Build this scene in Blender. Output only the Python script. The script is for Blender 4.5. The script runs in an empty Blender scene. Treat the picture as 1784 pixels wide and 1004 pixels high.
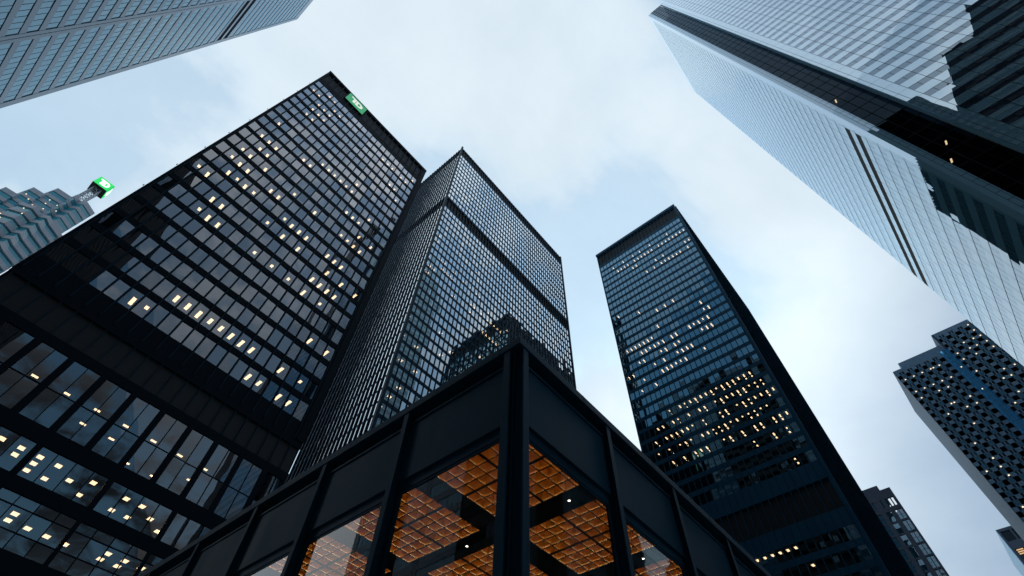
import bpy, math, random
from mathutils import Matrix, Vector
random.seed(7)
S = bpy.context.scene
COL = S.collection

# ------------------------------------------------------------------ camera
F_PX = 868.0558
def rotation(a, b, c):
    return Matrix.Rotation(a, 3, 'Z') @ Matrix.Rotation(b, 3, 'X') @ Matrix.Rotation(c, 3, 'Z')
ROT = rotation(math.radians(-48.1612), math.radians(145.90618), math.radians(2.340025))
EYE = Vector((0, 0, 1.6))
cam_data = bpy.data.cameras.new('camera')
cam_data.sensor_width = 36.0
cam_data.lens = F_PX / 1784 * 36.0
cam_data.clip_start = 0.1
cam_data.clip_end = 6000
cam = bpy.data.objects.new('camera', cam_data)
cam.matrix_world = Matrix.Translation(EYE) @ ROT.to_4x4()
COL.objects.link(cam)
S.camera = cam
ROT_T = ROT.transposed()
def proj(p):
    d = ROT_T @ (Vector(p) - EYE)
    if d.z > -0.05: return None
    return (892 - F_PX * d.x / d.z, 502 + F_PX * d.y / d.z)

# rough boxes of the buildings, used to rank which windows show largest
BOXES = {}
def hidden(p, me):
    p = Vector(p); d = p - EYE
    for k, (x0, x1, y0, y1, z1) in BOXES.items():
        if k == me: continue
        t0, t1 = 0.0, 0.995
        for a, (lo, hi) in enumerate(((x0, x1), (y0, y1), (-1, z1))):
            if abs(d[a]) < 1e-9:
                if not lo < EYE[a] < hi: t0 = 2
                continue
            ta, tb = (lo - EYE[a]) / d[a], (hi - EYE[a]) / d[a]
            if ta > tb: ta, tb = tb, ta
            t0, t1 = max(t0, ta), min(t1, tb)
        if t0 < t1: return True
    return False
def shown_area(vs, me):
    c = sum((Vector(v) for v in vs), Vector()) / len(vs)
    q = proj(c)
    if q is None or not (-20 < q[0] < 1804 and -20 < q[1] < 1024): return 0
    if hidden(c, me): return 0
    ps = [proj(v) for v in vs[:4]]
    if None in ps: return 0
    return abs(sum(ps[i][0]*ps[(i+1) % len(ps)][1] - ps[(i+1) % len(ps)][0]*ps[i][1] for i in range(len(ps)))) / 2

# ------------------------------------------------------------------ helpers
class MB:
    def __init__(s): s.v = []; s.f = []
    def quad(s, a, b, c, d):
        n = len(s.v); s.v += [tuple(a), tuple(b), tuple(c), tuple(d)]; s.f.append((n, n+1, n+2, n+3))
    def poly(s, pts):
        n = len(s.v); s.v += [tuple(p) for p in pts]; s.f.append(tuple(range(n, n+len(pts))))
    def box8(s, c):
        n = len(s.v); s.v += [tuple(p) for p in c]
        for f in ((0,3,2,1),(4,5,6,7),(0,1,5,4),(1,2,6,5),(2,3,7,6),(3,0,4,7)):
            s.f.append(tuple(n+i for i in f))
    def box(s, x0, x1, y0, y1, z0, z1):
        s.box8([(x0,y0,z0),(x1,y0,z0),(x1,y1,z0),(x0,y1,z0),(x0,y0,z1),(x1,y0,z1),(x1,y1,z1),(x0,y1,z1)])
    def prism(s, poly, z0, z1):
        n = len(s.v); k = len(poly)
        s.v += [(x, y, z0) for x, y in poly] + [(x, y, z1) for x, y in poly]
        s.f.append(tuple(n+i for i in reversed(range(k)))); s.f.append(tuple(n+k+i for i in range(k)))
        for i in range(k):
            j = (i+1) % k; s.f.append((n+i, n+j, n+k+j, n+k+i))
    def bar(s, a, b, r):
        a, b = Vector(a), Vector(b); d = (b-a).normalized()
        u = d.cross(Vector((0.31, 0.2, 0.93))).normalized()*r; w = d.cross(u).normalized()*r
        s.box8([a-u-w, a+u-w, a+u+w, a-u+w, b-u-w, b+u-w, b+u+w, b-u+w])
    def build(s, name, mat, parent=None):
        me = bpy.data.meshes.new(name); me.from_pydata(s.v, [], s.f); me.update()
        me.materials.append(mat)
        o = bpy.data.objects.new(name, me); COL.objects.link(o)
        if parent is not None:
            o.parent = parent; o.matrix_parent_inverse = parent.matrix_world.inverted()
        return o
def thing(name, label, cat, loc, group=None):
    o = bpy.data.objects.new(name, None); o.location = loc; o.empty_display_size = 1
    COL.objects.link(o); o['label'] = label; o['category'] = cat
    if group: o['group'] = group
    o.matrix_world = Matrix.Translation(loc)
    return o

class Face:
    """local frame of a facade: u along it, w up, n outward"""
    def __init__(s, o, u, n, k=1.0): s.o = Vector(o); s.u = Vector(u); s.n = Vector(n); s.k = k
    def p(s, u, w, n=0.0): return s.o + (s.u*u + s.n*n + Vector((0, 0, w)))*s.k
    def box(s, mb, u0, u1, w0, w1, n0, n1):
        if u1-u0 < 1e-4 or w1-w0 < 1e-4: return
        if s.u.cross(s.n).z < 0: n0, n1 = n1, n0          # keep the faces pointing outward
        a = [s.p(u0,w0,n0), s.p(u1,w0,n0), s.p(u1,w0,n1), s.p(u0,w0,n1), s.p(u0,w1,n0), s.p(u1,w1,n0), s.p(u1,w1,n1), s.p(u0,w1,n1)]
        mb.box8(a)
    def pane(s, u0, u1, w0, w1, n, tilt=0.004):
        e = [random.gauss(0, tilt) for _ in range(3)]
        a = (u1-u0); b = (w1-w0)
        q = [s.p(u0,w0,n+e[0]*a+e[1]*b), s.p(u1,w0,n-e[0]*a+e[1]*b), s.p(u1,w1,n-e[0]*a-e[1]*b), s.p(u0,w1,n+e[0]*a-e[1]*b)]
        return q if s.u.cross(Vector((0, 0, 1))).dot(s.n) > 0 else q[::-1]        # always facing outward

def put_many(items, name, mat, parent, me, limit=100):
    """items: list of vertex-lists (each a set of quads). The largest seen become parts, the rest one part."""
    scored = sorted(((sum(shown_area(q, me) for q in it), i) for i, it in enumerate(items)), reverse=True)
    keep = [i for sc, i in scored[:limit] if sc > 0.0]
    ks = set(keep)
    for i in keep:
        m = MB()
        for q in items[i]: m.poly(q)
        m.build(name, mat, parent)
    rest = MB()
    for i, it in enumerate(items):
        if i not in ks:
            for q in it: rest.poly(q)
    if rest.f:
        o = rest.build(name, mat, parent); o['kind'] = 'stuff'

# ------------------------------------------------------------------ materials
def new_mat(name):
    m = bpy.data.materials.new(name); m.use_nodes = True
    nt = m.node_tree; nt.nodes.clear()
    out = nt.nodes.new('ShaderNodeOutputMaterial')
    return m, nt, out
def noise_color(nt, c1, c2, scale, detail=4, vec='Object', stretch=None):
    tc = nt.nodes.new('ShaderNodeTexCoord'); nz = nt.nodes.new('ShaderNodeTexNoise')
    nz.inputs['Scale'].default_value = scale; nz.inputs['Detail'].default_value = detail
    src = tc.outputs[vec]
    if stretch:
        mp = nt.nodes.new('ShaderNodeMapping'); mp.inputs['Scale'].default_value = stretch
        nt.links.new(src, mp.inputs['Vector']); src = mp.outputs['Vector']
    nt.links.new(src, nz.inputs['Vector'])
    rp = nt.nodes.new('ShaderNodeValToRGB')
    rp.color_ramp.elements[0].position = 0.35; rp.color_ramp.elements[0].color = (*c1, 1)
    rp.color_ramp.elements[1].position = 0.68; rp.color_ramp.elements[1].color = (*c2, 1)
    nt.links.new(nz.outputs['Fac'], rp.inputs['Fac'])
    return rp.outputs['Color'], nz
def solid(name, c1, c2=None, rough=0.5, scale=0.6, ior=1.5, metallic=0.0, bump=0.0, coat=0.0, stretch=None, rvar=0.0, spec_tint=None):
    m, nt, out = new_mat(name)
    b = nt.nodes.new('ShaderNodeBsdfPrincipled')
    b.inputs['Roughness'].default_value = rough; b.inputs['IOR'].default_value = ior
    b.inputs['Metallic'].default_value = metallic
    if spec_tint: b.inputs['Specular Tint'].default_value = (*spec_tint, 1)
    if coat: b.inputs['Coat Weight'].default_value = coat; b.inputs['Coat Roughness'].default_value = 0.05
    if c2 is None: c2 = c1
    col, nz = noise_color(nt, c1, c2, scale, stretch=stretch)
    nt.links.new(col, b.inputs['Base Color'])
    if rvar:
        mr = nt.nodes.new('ShaderNodeMapRange'); mr.inputs['To Min'].default_value = max(0.02, rough-rvar); mr.inputs['To Max'].default_value = rough+rvar
        nt.links.new(nz.outputs['Fac'], mr.inputs['Value']); nt.links.new(mr.outputs['Result'], b.inputs['Roughness'])
    if bump:
        tc = nt.nodes.new('ShaderNodeTexCoord'); n2 = nt.nodes.new('ShaderNodeTexNoise'); n2.inputs['Scale'].default_value = 0.5; n2.inputs['Detail'].default_value = 1
        nt.links.new(tc.outputs['Object'], n2.inputs['Vector'])
        bp = nt.nodes.new('ShaderNodeBump'); bp.inputs['Strength'].default_value = bump; bp.inputs['Distance'].default_value = 0.05
        nt.links.new(n2.outputs['Fac'], bp.inputs['Height']); nt.links.new(bp.outputs['Normal'], b.inputs['Normal'])
    nt.links.new(b.outputs['BSDF'], out.inputs['Surface'])
    return m
def glass(name, tint=(0.3, 0.33, 0.36), ior=1.55, gain=1.6, refl=(1, 1, 1), bump=0.06, floor=0.0, opaque=None, wave=0.25):
    m, nt, out = new_mat(name)
    fr = nt.nodes.new('ShaderNodeFresnel'); fr.inputs['IOR'].default_value = ior
    mu = nt.nodes.new('ShaderNodeMath'); mu.operation = 'MULTIPLY_ADD'; mu.use_clamp = True
    mu.inputs[1].default_value = gain; mu.inputs[2].default_value = floor
    gl = nt.nodes.new('ShaderNodeBsdfGlossy'); gl.inputs['Roughness'].default_value = 0.0; gl.inputs['Color'].default_value = (*refl, 1)
    if opaque is None:
        tr = nt.nodes.new('ShaderNodeBsdfTransparent'); tr.inputs['Color'].default_value = (*tint, 1)
    else:
        tr = nt.nodes.new('ShaderNodeBsdfDiffuse'); tr.inputs['Color'].default_value = (*opaque, 1)
    mx = nt.nodes.new('ShaderNodeMixShader')
    if bump:
        tc = nt.nodes.new('ShaderNodeTexCoord'); n2 = nt.nodes.new('ShaderNodeTexNoise'); n2.inputs['Scale'].default_value = wave; n2.inputs['Detail'].default_value = 1.0
        nt.links.new(tc.outputs['Object'], n2.inputs['Vector'])
        bp = nt.nodes.new('ShaderNodeBump'); bp.inputs['Strength'].default_value = bump; bp.inputs['Distance'].default_value = 0.2
        nt.links.new(n2.outputs['Fac'], bp.inputs['Height']); nt.links.new(bp.outputs['Normal'], gl.inputs['Normal'])
    nt.links.new(fr.outputs['Fac'], mu.inputs[0]); nt.links.new(mu.outputs[0], mx.inputs['Fac'])
    nt.links.new(tr.outputs[0], mx.inputs[1]); nt.links.new(gl.outputs[0], mx.inputs[2])
    nt.links.new(mx.outputs[0], out.inputs['Surface'])
    return m
def lamp(name, color, strength):
    m, nt, out = new_mat(name)
    e = nt.nodes.new('ShaderNodeEmission'); e.inputs['Color'].default_value = (*color, 1); e.inputs['Strength'].default_value = strength
    nt.links.new(e.outputs[0], out.inputs['Surface']); return m

M = {}
M['black_steel'] = solid('black_steel', (0.005, 0.008, 0.012), (0.008, 0.012, 0.017), 0.6, 0.3, rvar=0.1, ior=1.16, spec_tint=(0.4, 0.75, 1.0))
M['blue_steel'] = solid('blue_steel', (0.006, 0.024, 0.043), (0.009, 0.031, 0.054), 0.5, 0.3, rvar=0.1, ior=1.2, spec_tint=(0.4, 0.75, 1.0))
M['c_steel_shade'] = solid('c_steel_shade', (0.008, 0.030, 0.048), (0.011, 0.036, 0.058), 0.95, 0.3, ior=1.03)  # darker copy of the front steel: this side's shade is in the colour
M['c_steel_sky'] = solid('c_steel_sky', (0.014, 0.078, 0.135), (0.019, 0.092, 0.155), 0.5, 0.3, rvar=0.1, ior=1.2, spec_tint=(0.4, 0.75, 1.0))  # blue sky reflected by the front steel, put into its colour
M['louvre'] = solid('louvre', (0.004, 0.005, 0.006), (0.007, 0.008, 0.010), 0.7, 2.0)
M['interior'] = solid('interior', (0.04, 0.042, 0.045), (0.06, 0.062, 0.065), 0.8, 0.5)
M['ceiling'] = solid('ceiling', (0.03, 0.032, 0.034), (0.045, 0.045, 0.045), 0.8, 0.5)
M['pav_steel'] = solid('pavilion_steel', (0.006, 0.029, 0.049), (0.011, 0.046, 0.076), 0.5, 2.2, stretch=(1.0, 1.0, 0.16), rvar=0.12, ior=1.22, spec_tint=(0.35, 0.72, 1.0))
M['bronze_glass'] = glass('bronze_glass', (0.17, 0.175, 0.185), 1.36, 5.0, refl=(0.95, 0.96, 1.0))
M['bronze_glass_b'] = glass('bronze_glass_b', (0.17, 0.18, 0.19), 1.6, 4.8, refl=(0.88, 0.96, 1.0), bump=0.02)
M['bronze_glass_c'] = glass('bronze_glass_c', (0.17, 0.18, 0.19), 1.4, 6.6, refl=(0.62, 0.90, 1.0), bump=0.02)
M['clear_glass'] = glass('clear_glass', (0.72, 0.74, 0.74), 1.5, 1.35, bump=0.02)
M['warm_lamp'] = lamp('warm_lamp', (1.0, 0.68, 0.38), 10.0)
M['white_lamp'] = lamp('white_lamp', (1.0, 0.88, 0.70), 7.0)
M['dim_lamp'] = lamp('dim_lamp', (1.0, 0.80, 0.55), 1.6)
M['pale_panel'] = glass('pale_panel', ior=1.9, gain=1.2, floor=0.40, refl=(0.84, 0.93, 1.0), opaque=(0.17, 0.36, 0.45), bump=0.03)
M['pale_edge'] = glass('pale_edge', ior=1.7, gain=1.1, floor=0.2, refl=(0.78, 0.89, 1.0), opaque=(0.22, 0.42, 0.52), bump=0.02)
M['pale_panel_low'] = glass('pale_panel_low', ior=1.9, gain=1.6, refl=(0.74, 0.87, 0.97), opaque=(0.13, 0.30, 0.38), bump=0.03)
M['joint'] = solid('joint', (0.03, 0.045, 0.06), rough=0.6)
M['blue_glass'] = glass('blue_glass', ior=1.6, gain=2.2, floor=0.06, refl=(0.75, 0.88, 1.0), opaque=(0.006, 0.012, 0.022), bump=0.05)
M['recess_glass'] = glass('recess_glass', (0.08, 0.09, 0.09), ior=1.35, gain=0.5, refl=(0.55, 0.75, 0.95), bump=0.03)
M['strip_glass'] = glass('strip_glass', ior=1.8, gain=1.6, refl=(0.70, 0.84, 0.96), opaque=(0.05, 0.13, 0.18), bump=0.03)
M['silver_panel'] = glass('silver_panel', ior=1.5, gain=0.8, refl=(0.85, 0.93, 1.0), opaque=(0.15, 0.21, 0.28), bump=0.03)
M['silver_glass'] = glass('silver_glass', ior=1.9, gain=1.15, refl=(0.60, 0.85, 1.0), opaque=(0.04, 0.12, 0.17), bump=0.05)
M['granite'] = solid('granite', (0.27, 0.44, 0.60), (0.35, 0.52, 0.68), 0.6, 1.5, ior=1.3)  # front stone, brightened in colour against the shade it stands in
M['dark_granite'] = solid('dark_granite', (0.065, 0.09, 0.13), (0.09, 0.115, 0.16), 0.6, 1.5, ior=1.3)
M['granite_side_dimmed'] = solid('granite_side_dimmed', (0.075, 0.13, 0.19), (0.105, 0.165, 0.235), 0.6, 2.5, ior=1.2)  # same stone, darkened in colour to offset the light on the side
M['dark_glass'] = glass('dark_glass', ior=1.5, gain=1.0, opaque=(0.022, 0.04, 0.055), bump=0.04)
M['blind_glass'] = glass('blind_glass', ior=1.5, gain=1.0, opaque=(0.10, 0.22, 0.30), bump=0.04)
M['teal_panel'] = solid('teal_panel', (0.10, 0.25, 0.36), (0.14, 0.31, 0.43), 0.45, 2.0, ior=1.3)
M['mirror_glass'] = glass('mirror_glass', ior=1.6, gain=1.0, floor=0.88, opaque=(0.01, 0.01, 0.012), bump=0.10, wave=0.35)
M['bay_glass'] = glass('bay_glass', ior=1.6, gain=1.2, floor=0.30, refl=(0.25, 0.65, 1.0), opaque=(0.10, 0.50, 0.95), bump=0.04)
M['mauve_stone'] = solid('mauve_stone', (0.30, 0.33, 0.38), (0.37, 0.39, 0.44), 0.5, 0.6)
M['teal_glass'] = glass('teal_glass', ior=1.7, gain=1.2, refl=(0.75, 0.95, 1.0), opaque=(0.03, 0.24, 0.31), bump=0.05)
M['roofing'] = solid('roofing', (0.05, 0.05, 0.055), (0.08, 0.08, 0.085), 0.9, 0.5)
M['paving'] = solid('paving', (0.22, 0.22, 0.215), (0.30, 0.30, 0.29), 0.7, 0.8)
M['sign_green'] = lamp('sign_green', (0.10, 0.48, 0.25), 0.75)
M['sign_white'] = lamp('sign_white', (0.92, 1.0, 0.96), 0.85)
M['neon_green'] = lamp('neon_green', (0.05, 0.85, 0.20), 0.95)
M['neon_white'] = lamp('neon_white', (0.80, 1.0, 0.86), 2.2)
M['galvanised'] = solid('galvanised', (0.28, 0.30, 0.33), (0.36, 0.38, 0.41), 0.45, 3.0, metallic=0.3)
M['amber'] = solid('amber_coffer', (0.62, 0.275, 0.05), (0.70, 0.33, 0.065), 0.45, 6.0)
M['coffer_bulb_and_fill'] = lamp('coffer_bulb_and_fill', (1.0, 0.76, 0.42), 11.0)  # glow shared by the bulbs and the fill strips added in the cells
M['coffer_edge'] = solid('coffer_edge', (0.03, 0.016, 0.008), rough=0.5)
M['beam'] = solid('beam', (0.010, 0.010, 0.011), (0.016, 0.015, 0.015), 0.5, 1.0)

# ------------------------------------------------------------------ dark steel towers
def curtain(root, key, face, u_edges, rows, u0, u1, z0, z1, glass_mat, wall, fins, panes, ceil, post=0.34, fin=0.14, fin_d=0.32,
            depth=9.0, spandrel_n=0.0, louvres=(), tilt=0.004, pane_n=-0.14, slabs=True, fin_top=None):
    """rows: list of (bottom, top) of glass bands from the top down; u_edges: module lines"""
    bands = sorted(list(rows) + [tuple(l) for l in louvres])
    z = z0
    for b, t in bands:
        face.box(wall, u0, u1, z, b, -0.32, spandrel_n); z = t
    face.box(wall, u0, u1, z, z1, -0.32, spandrel_n)
    for i, e in enumerate(u_edges):
        a, b = e-post/2, e+post/2
        if i == 0: a = u0+0.003
        if i == len(u_edges)-1: b = u1-0.003
        face.box(wall, a, b, z0+0.004, z1-0.012, -0.29, spandrel_n+0.022)
        face.box(fins, e-fin/2, e+fin/2, z0+0.01, (fin_top or z1)-0.02, spandrel_n+0.0222, spandrel_n+fin_d)
    for b, t in rows:
        for i in range(len(u_edges)-1):
            a0 = u_edges[i]+post/2 if i else max(u_edges[0]+post/2, u0)
            panes.append([face.pane(a0, u_edges[i+1]-post/2, b, t, pane_n, tilt)])
        if slabs:
            ceil.quad(face.p(u0+.3, t+0.05, -0.325), face.p(u1-.3, t+0.05, -0.325), face.p(u1-.3, t+0.05, -depth), face.p(u0+.3, t+0.05, -depth))

def ceiling_lamp(face, u, z, d0, d1, w):
    return [[face.p(u-w/2, z, -d0), face.p(u+w/2, z, -d0), face.p(u+w/2, z, -d1), face.p(u-w/2, z, -d1)]]

BOXES.update({'A': (-11.8, 21.2, 52.2, 71, 131.3), 'B': (31.95, 92.3, 56.2, 78, 184), 'C': (84, 138, 6.3, 36.5, 152.2),
              'W': (52, 92.3, -75, -26, 246), 'L': (-70, -34.8, -30, 71.6, 191), 'P': (4.72, 32.8, 3.97, 32, 9), 'E': (150, 172, -62, -18.3, 112)})

# ---- tower A : the wide one on the left
K_A = 0.6267                     # metres per drawing unit of this facade
A_Y = 83.3 * K_A
ta = thing('office_tower', 'broad black steel tower on the left with a green sign at its roof', 'office tower', (4.6, A_Y, 0))
f = Face((0, A_Y, 1.6*(1-K_A)), (1, 0, 0), (0, -1, 0), K_A)
wall, fins, ceil, panes, lamps = MB(), MB(), MB(), [], []
ax0, ax1 = -18.75, 33.9
edges = [-18.2 + 2.385*k for k in range(22)]
rowsA = [(190.6 - 5.836*k, 194.9 - 5.836*k) for k in range(22)]
curtain(ta, 'A', f, edges, rowsA, ax0, ax1, 64.0, 208.5, None, wall, fins, panes, ceil, post=0.36, fin=0.16, fin_d=0.30, tilt=0.008, louvres=((198.8, 206.6),))
f.box(wall, ax0, -18.38, 64.01, 208.7, 0.0, 0.30)
f.box(wall, 32.3, ax1, 64.01, 208.7, 0.0, 0.26)
f.box(wall, ax0-.05, ax1+.05, 207.4, 208.9, 0.001, 0.40)
put_many(panes, 'window', M['bronze_glass'], ta, 'A')
# lower storeys: two tall rows and a row of four-pane bays
low = MB(); lowp = []
def low_row(zb, zt, first, bay, n_sub, thick, trans):
    k0 = -4
    e = [first + bay*k for k in range(-5, 9) if ax0 + 0.5 < first + bay*k < ax1 - 0.5]
    e = [ax0] + e + [ax1]
    for i in range(len(e)-1):
        a, b = e[i] + (thick/2), e[i+1] - (thick/2)
        f.box(low, e[i]+0.004 if i == 0 else e[i]-thick/2, a, zb-0.002, zt+0.002, -0.3, 0.05)
        step = (first + bay - first)/n_sub
        us = [a] + [first + bay*j + step*q for j in range(-5, 9) for q in range(n_sub) if a+0.4 < first + bay*j + step*q < b-0.4] + [b]
        zs = [zb] + list(trans) + [zt]
        g = []
        for p in range(len(us)-1):
            for r in range(len(zs)-1):
                g.append(f.pane(us[p]+.05, us[p+1]-.05, zs[r]+.05, zs[r+1]-.05, -0.16, 0.003))
            if p: f.box(low, us[p]-0.06, us[p]+0.06, zb, zt, -0.26, -0.02)
        for t in trans: f.box(low, a, b, t-0.05, t+0.05, -0.25, -0.05)
        lowp.append(g)
    f.box(low, e[-1]-thick/2, e[-1]-0.004, zb-0.002, zt+0.002, -0.3, 0.05)
low_row(45.4, 55.6, -4.18, 4.83, 2, 0.9, (50.2,))
low_row(38.85, 43.2, 0.9, 9.66, 4, 0.75, ())
low_row(31.4, 37.1, 0.9, 9.66, 4, 0.5, (33.3, 35.85))
low_row(22.0, 28.5, 0.9, 9.66, 4, 0.5, (25.0,))
for a, b in ((55.6, 57.2), (62.6, 64.0), (43.2, 45.4), (37.1, 38.85), (28.5, 31.4), (0, 22.0)):
    f.box(low, ax0, ax1, a, b, -0.32, 0.03)
for k in range(22): f.box(fins, edges[k]-.08, edges[k]+.08, 57.21, 62.59, -0.2, 0.02)
for z, d in ((55.62, 22), (43.22, 14), (37.12, 12), (28.52, 12)):
    ceil.quad(f.p(ax0+.3, z, -.325), f.p(ax1-.3, z, -.325), f.p(ax1-.3, z, -d), f.p(ax0+.3, z, -d))
for g in lowp:
    m = MB()
    for q in g: m.poly(q)
    m.build('tall_window', M['bronze_glass'], ta)
low.build('podium_frame', M['black_steel'], ta)
wall.build('wall', M['black_steel'], ta); fins.build('mullion', M['blue_steel'], ta)  # mullions take the lighter steel in place of light caught by the fins
lv = MB(); f.box(lv, ax0+.05, ax1-.05, 198.75, 206.65, -0.6, -0.33); lv.build('roof_louvre', M['louvre'], ta)
lv = MB(); f.box(lv, ax0+.05, ax1-.05, 57.15, 62.65, -0.6, -0.33); lv.build('mid_louvre', M['louvre'], ta)
core = MB()
f.box(core, ax0+.4, ax1-.4, 64.5, 208.0, -29.5, -9); f.box(core, ax0+.4, ax1-.4, 0.1, 63.8, -29.5, -22.2)
f.box(core, ax0+.4, ax1-.4, 56.5, 63.5, -22, -.7)
core.build('core', M['interior'], ta)
ceil.build('ceiling', M['ceiling'], ta)
rf = MB(); f.box(rf, ax0+.1, ax1-.1, 207.2, 208.3, -30, -0.35); rf.build('roof', M['roofing'], ta)
sd = MB()
f.box(sd, ax0, ax0+.3, 0.05, 208.4, -30, -.33); f.box(sd, ax1-.3, ax1, 0.05, 208.4, -30, -.33); f.box(sd, ax0+.31, ax1-.31, 0.05, 207.1, -30, -29.7)
for k in range(12):
    for x in (ax0-.3, ax1): f.box(sd, x, x+.3, 64, 208.3, -1.2-2.4*k, -1-2.4*k)
sd.build('side_wall', M['black_steel'], ta)
LIT_A = [(0,1),(0,14),(1,1),(1,7),(1,9),(1,11),(1,12),(1,14),(2,0),(2,2),(2,3),(2,4),(2,9),(2,10),(2,11),(2,12),(2,13),(3,0),(3,2),(3,3),(3,4),(3,9),(3,10),(3,12),(3,13),(3,15),(3,16),(4,1),(4,2),(4,3),(4,11),(4,13),(4,15),(4,16),(5,1),(5,13),(5,16),(5,21),(6,8),(6,12),(6,21),(7,8),(7,12),(7,20),(8,7),(8,11),(8,14),(8,20),(9,7),(9,13),(9,16),(9,20),(10,7),(10,13),(10,14),(10,20),(11,7),(11,11),(11,13),(11,16),(11,20),(12,7),(12,13),(12,14),(12,20),(13,6),(13,7),(13,16),(13,20),(14,1),(14,9),(14,20),(15,1),(15,9),(15,11),(15,13),(15,15),(15,16),(15,21),(16,1),(16,9),(16,11),(16,13),(16,14),(16,15),(16,21),(17,3),(17,8),(17,10),(17,11),(17,13),(17,15),(17,16),(17,20),(18,1),(18,3),(18,11),(18,14),(18,15),(18,18),(18,21),(19,1),(19,4),(19,10),(19,20),(19,21),(20,0),(20,14),(20,18)]
for c, r in LIT_A:
    z = 194.9 - 5.836*r + 0.02
    d0 = 1.35 + 0.03*r; ln = random.choice((1.9, 1.7, 1.3, 0.6)) if r > 4 else random.choice((1.3, 0.9))
    lamps.append(ceiling_lamp(f, -18.2 + 2.385*(c+0.5) + 0.28, z, d0, d0 + ln + 0.02*r, 0.62))
for k in range(7):
    for d, pr in ((8.4, 1.0), (13.6, 0.6), (17.9, 0.5)):
        if random.random() < pr: lamps.append(ceiling_lamp(f, -6.3 + 4.83*k, 55.59, d-.3, d+.3, 0.95))
for k in range(13):
    for d in (2.9, 5.1, 7.5):
        if random.random() < 0.6: lamps.append(ceiling_lamp(f, -5.3 + 2.42*k, 43.19, d-.55, d+.55, 0.75))
for k in range(10):
    for d in (5.25, 7.6):
        if random.random() < 0.6: lamps.append(ceiling_lamp(f, -0.4 + 2.45*k, 37.09, d-.6, d+.6, 0.8))
put_many(lamps, 'ceiling_light', M['warm_lamp'], ta, 'A')

for k in range(9):
    m = MB(); z = 188 - 11.67*k
    f.box(m, ax0-.42, ax0-.302, z, z+.35, -.6, -.3); m.build('edge_fixture', M['galvanised'], ta)
# sign on tower A
sg = thing('roof_sign', 'green rectangular sign with white letters on the dark top band of the broad left tower', 'sign', (-2.6, A_Y-0.3, 126.3))
m = MB(); f.box(m, -8.25, 0.1, 200.6, 207.2, 0.42, 0.75); m.build('sign_panel', M['sign_green'], sg)
m = MB(); f.box(m, -8.45, 0.3, 200.4, 207.4, 0.305, 0.41); m.build('sign_frame', M['black_steel'], sg)
def flat_letters(face, u0, v0, sx, sy, n0, n1, mat, parent):
    """the two joined letters of the sign, in a unit box 0..1"""
    def P(u, v, n): return face.p(u0+u*sx, v0+v*sy, n)
    def extr(poly):
        m = MB(); k = len(poly)
        m.poly([P(u, v, n1) for u, v in poly])
        for i in range(k):
            a, b = poly[i], poly[(i+1) % k]
            m.quad(P(*a, n0), P(*b, n0), P(*b, n1), P(*a, n1))
        return m
    extr([(0.0, 1.0), (0.0, 0.80), (0.21, 0.80), (0.21, 0.0), (0.41, 0.0), (0.41, 0.80), (0.43, 0.80), (0.43, 1.0)]).build('letter', mat, parent)
    m = MB(); outer, inner = [], []
    N = 14
    for i in range(N+1):
        t = -math.pi/2 + math.pi*i/N
        outer.append((0.66+0.34*math.cos(t), 0.5+0.5*math.sin(t))); inner.append((0.66+0.16*math.cos(t), 0.5+0.29*math.sin(t)))
    outer = [(0.45, 0.0)] + outer + [(0.45, 1.0)]; inner = [(0.61, 0.21)] + inner + [(0.61, 0.79)]
    for ring in (0,):
        n = len(outer)
        for i in range(n):
            j = (i+1) % n
            m.quad(P(*outer[i], n1), P(*outer[j], n1), P(*inner[j], n1), P(*inner[i], n1))
            m.quad(P(*outer[i], n0), P(*outer[j], n0), P(*outer[j], n1), P(*outer[i], n1))
            m.quad(P(*inner[j], n0), P(*inner[i], n0), P(*inner[i], n1), P(*inner[j], n1))
    m.build('letter', mat, parent)
flat_letters(f, -6.9, 202.0, 5.6, 3.9, 0.752, 0.86, M['sign_white'], sg)

# ---- tower B : middle, seen on its corner
B_X, B_Y = 31.95, 56.2
tb = thing('office_tower', 'black steel tower in the middle, seen corner on, dark band near its top', 'office tower', (62, 67, 0))
wall, fins, ceil, panes, lamps = MB(), MB(), MB(), [], []
rowsB = [(174.55 - 3.09*k, 176.75 - 3.09*k) for k in range(12)] + [(131.4 - 3.03*k, 133.6 - 3.03*k) for k in range(41)]
f = Face((0, B_Y, 0), (1, 0, 0), (0, -1, 0))
b_edges = [32.0 + 1.255*k for k in range(49)]
bx1 = b_edges[-1] + 0.5
curtain(tb, 'B', f, b_edges, rowsB, B_X, bx1, 6.0, 183.6, None, wall, fins, panes, ceil, post=0.22, fin=0.11, fin_d=0.14, pane_n=-0.05, depth=7, louvres=((177.6, 182.7), (134.3, 139.4)))
g = Face((B_X, B_Y, 0), (0, 1, 0), (-1, 0, 0))
g_edges = [0.4 + 1.255*k for k in range(18)]
rowsBg = [(b-.22, t+.2) for b, t in rowsB]
curtain(tb, 'B', g, g_edges, rowsBg, 0.33, 21.9, 6.0, 183.6, None, wall, fins, panes, ceil, post=0.20, fin=0.18, fin_d=0.20, pane_n=-0.04, tilt=0.0012, depth=7, louvres=((177.6, 182.7), (134.3, 139.4)))
wall.box(B_X-0.30, B_X+0.28, B_Y-0.30, B_Y+0.28, 6.02, 184.3)
wall.box(bx1-0.28, bx1+0.2, B_Y-0.2, B_Y+0.28, 6.02, 184.0)
put_many(panes, 'window', M['bronze_glass_b'], tb, 'B')
wall.build('wall', M['blue_steel'], tb); fins.build('mullion', M['blue_steel'], tb)
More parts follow.
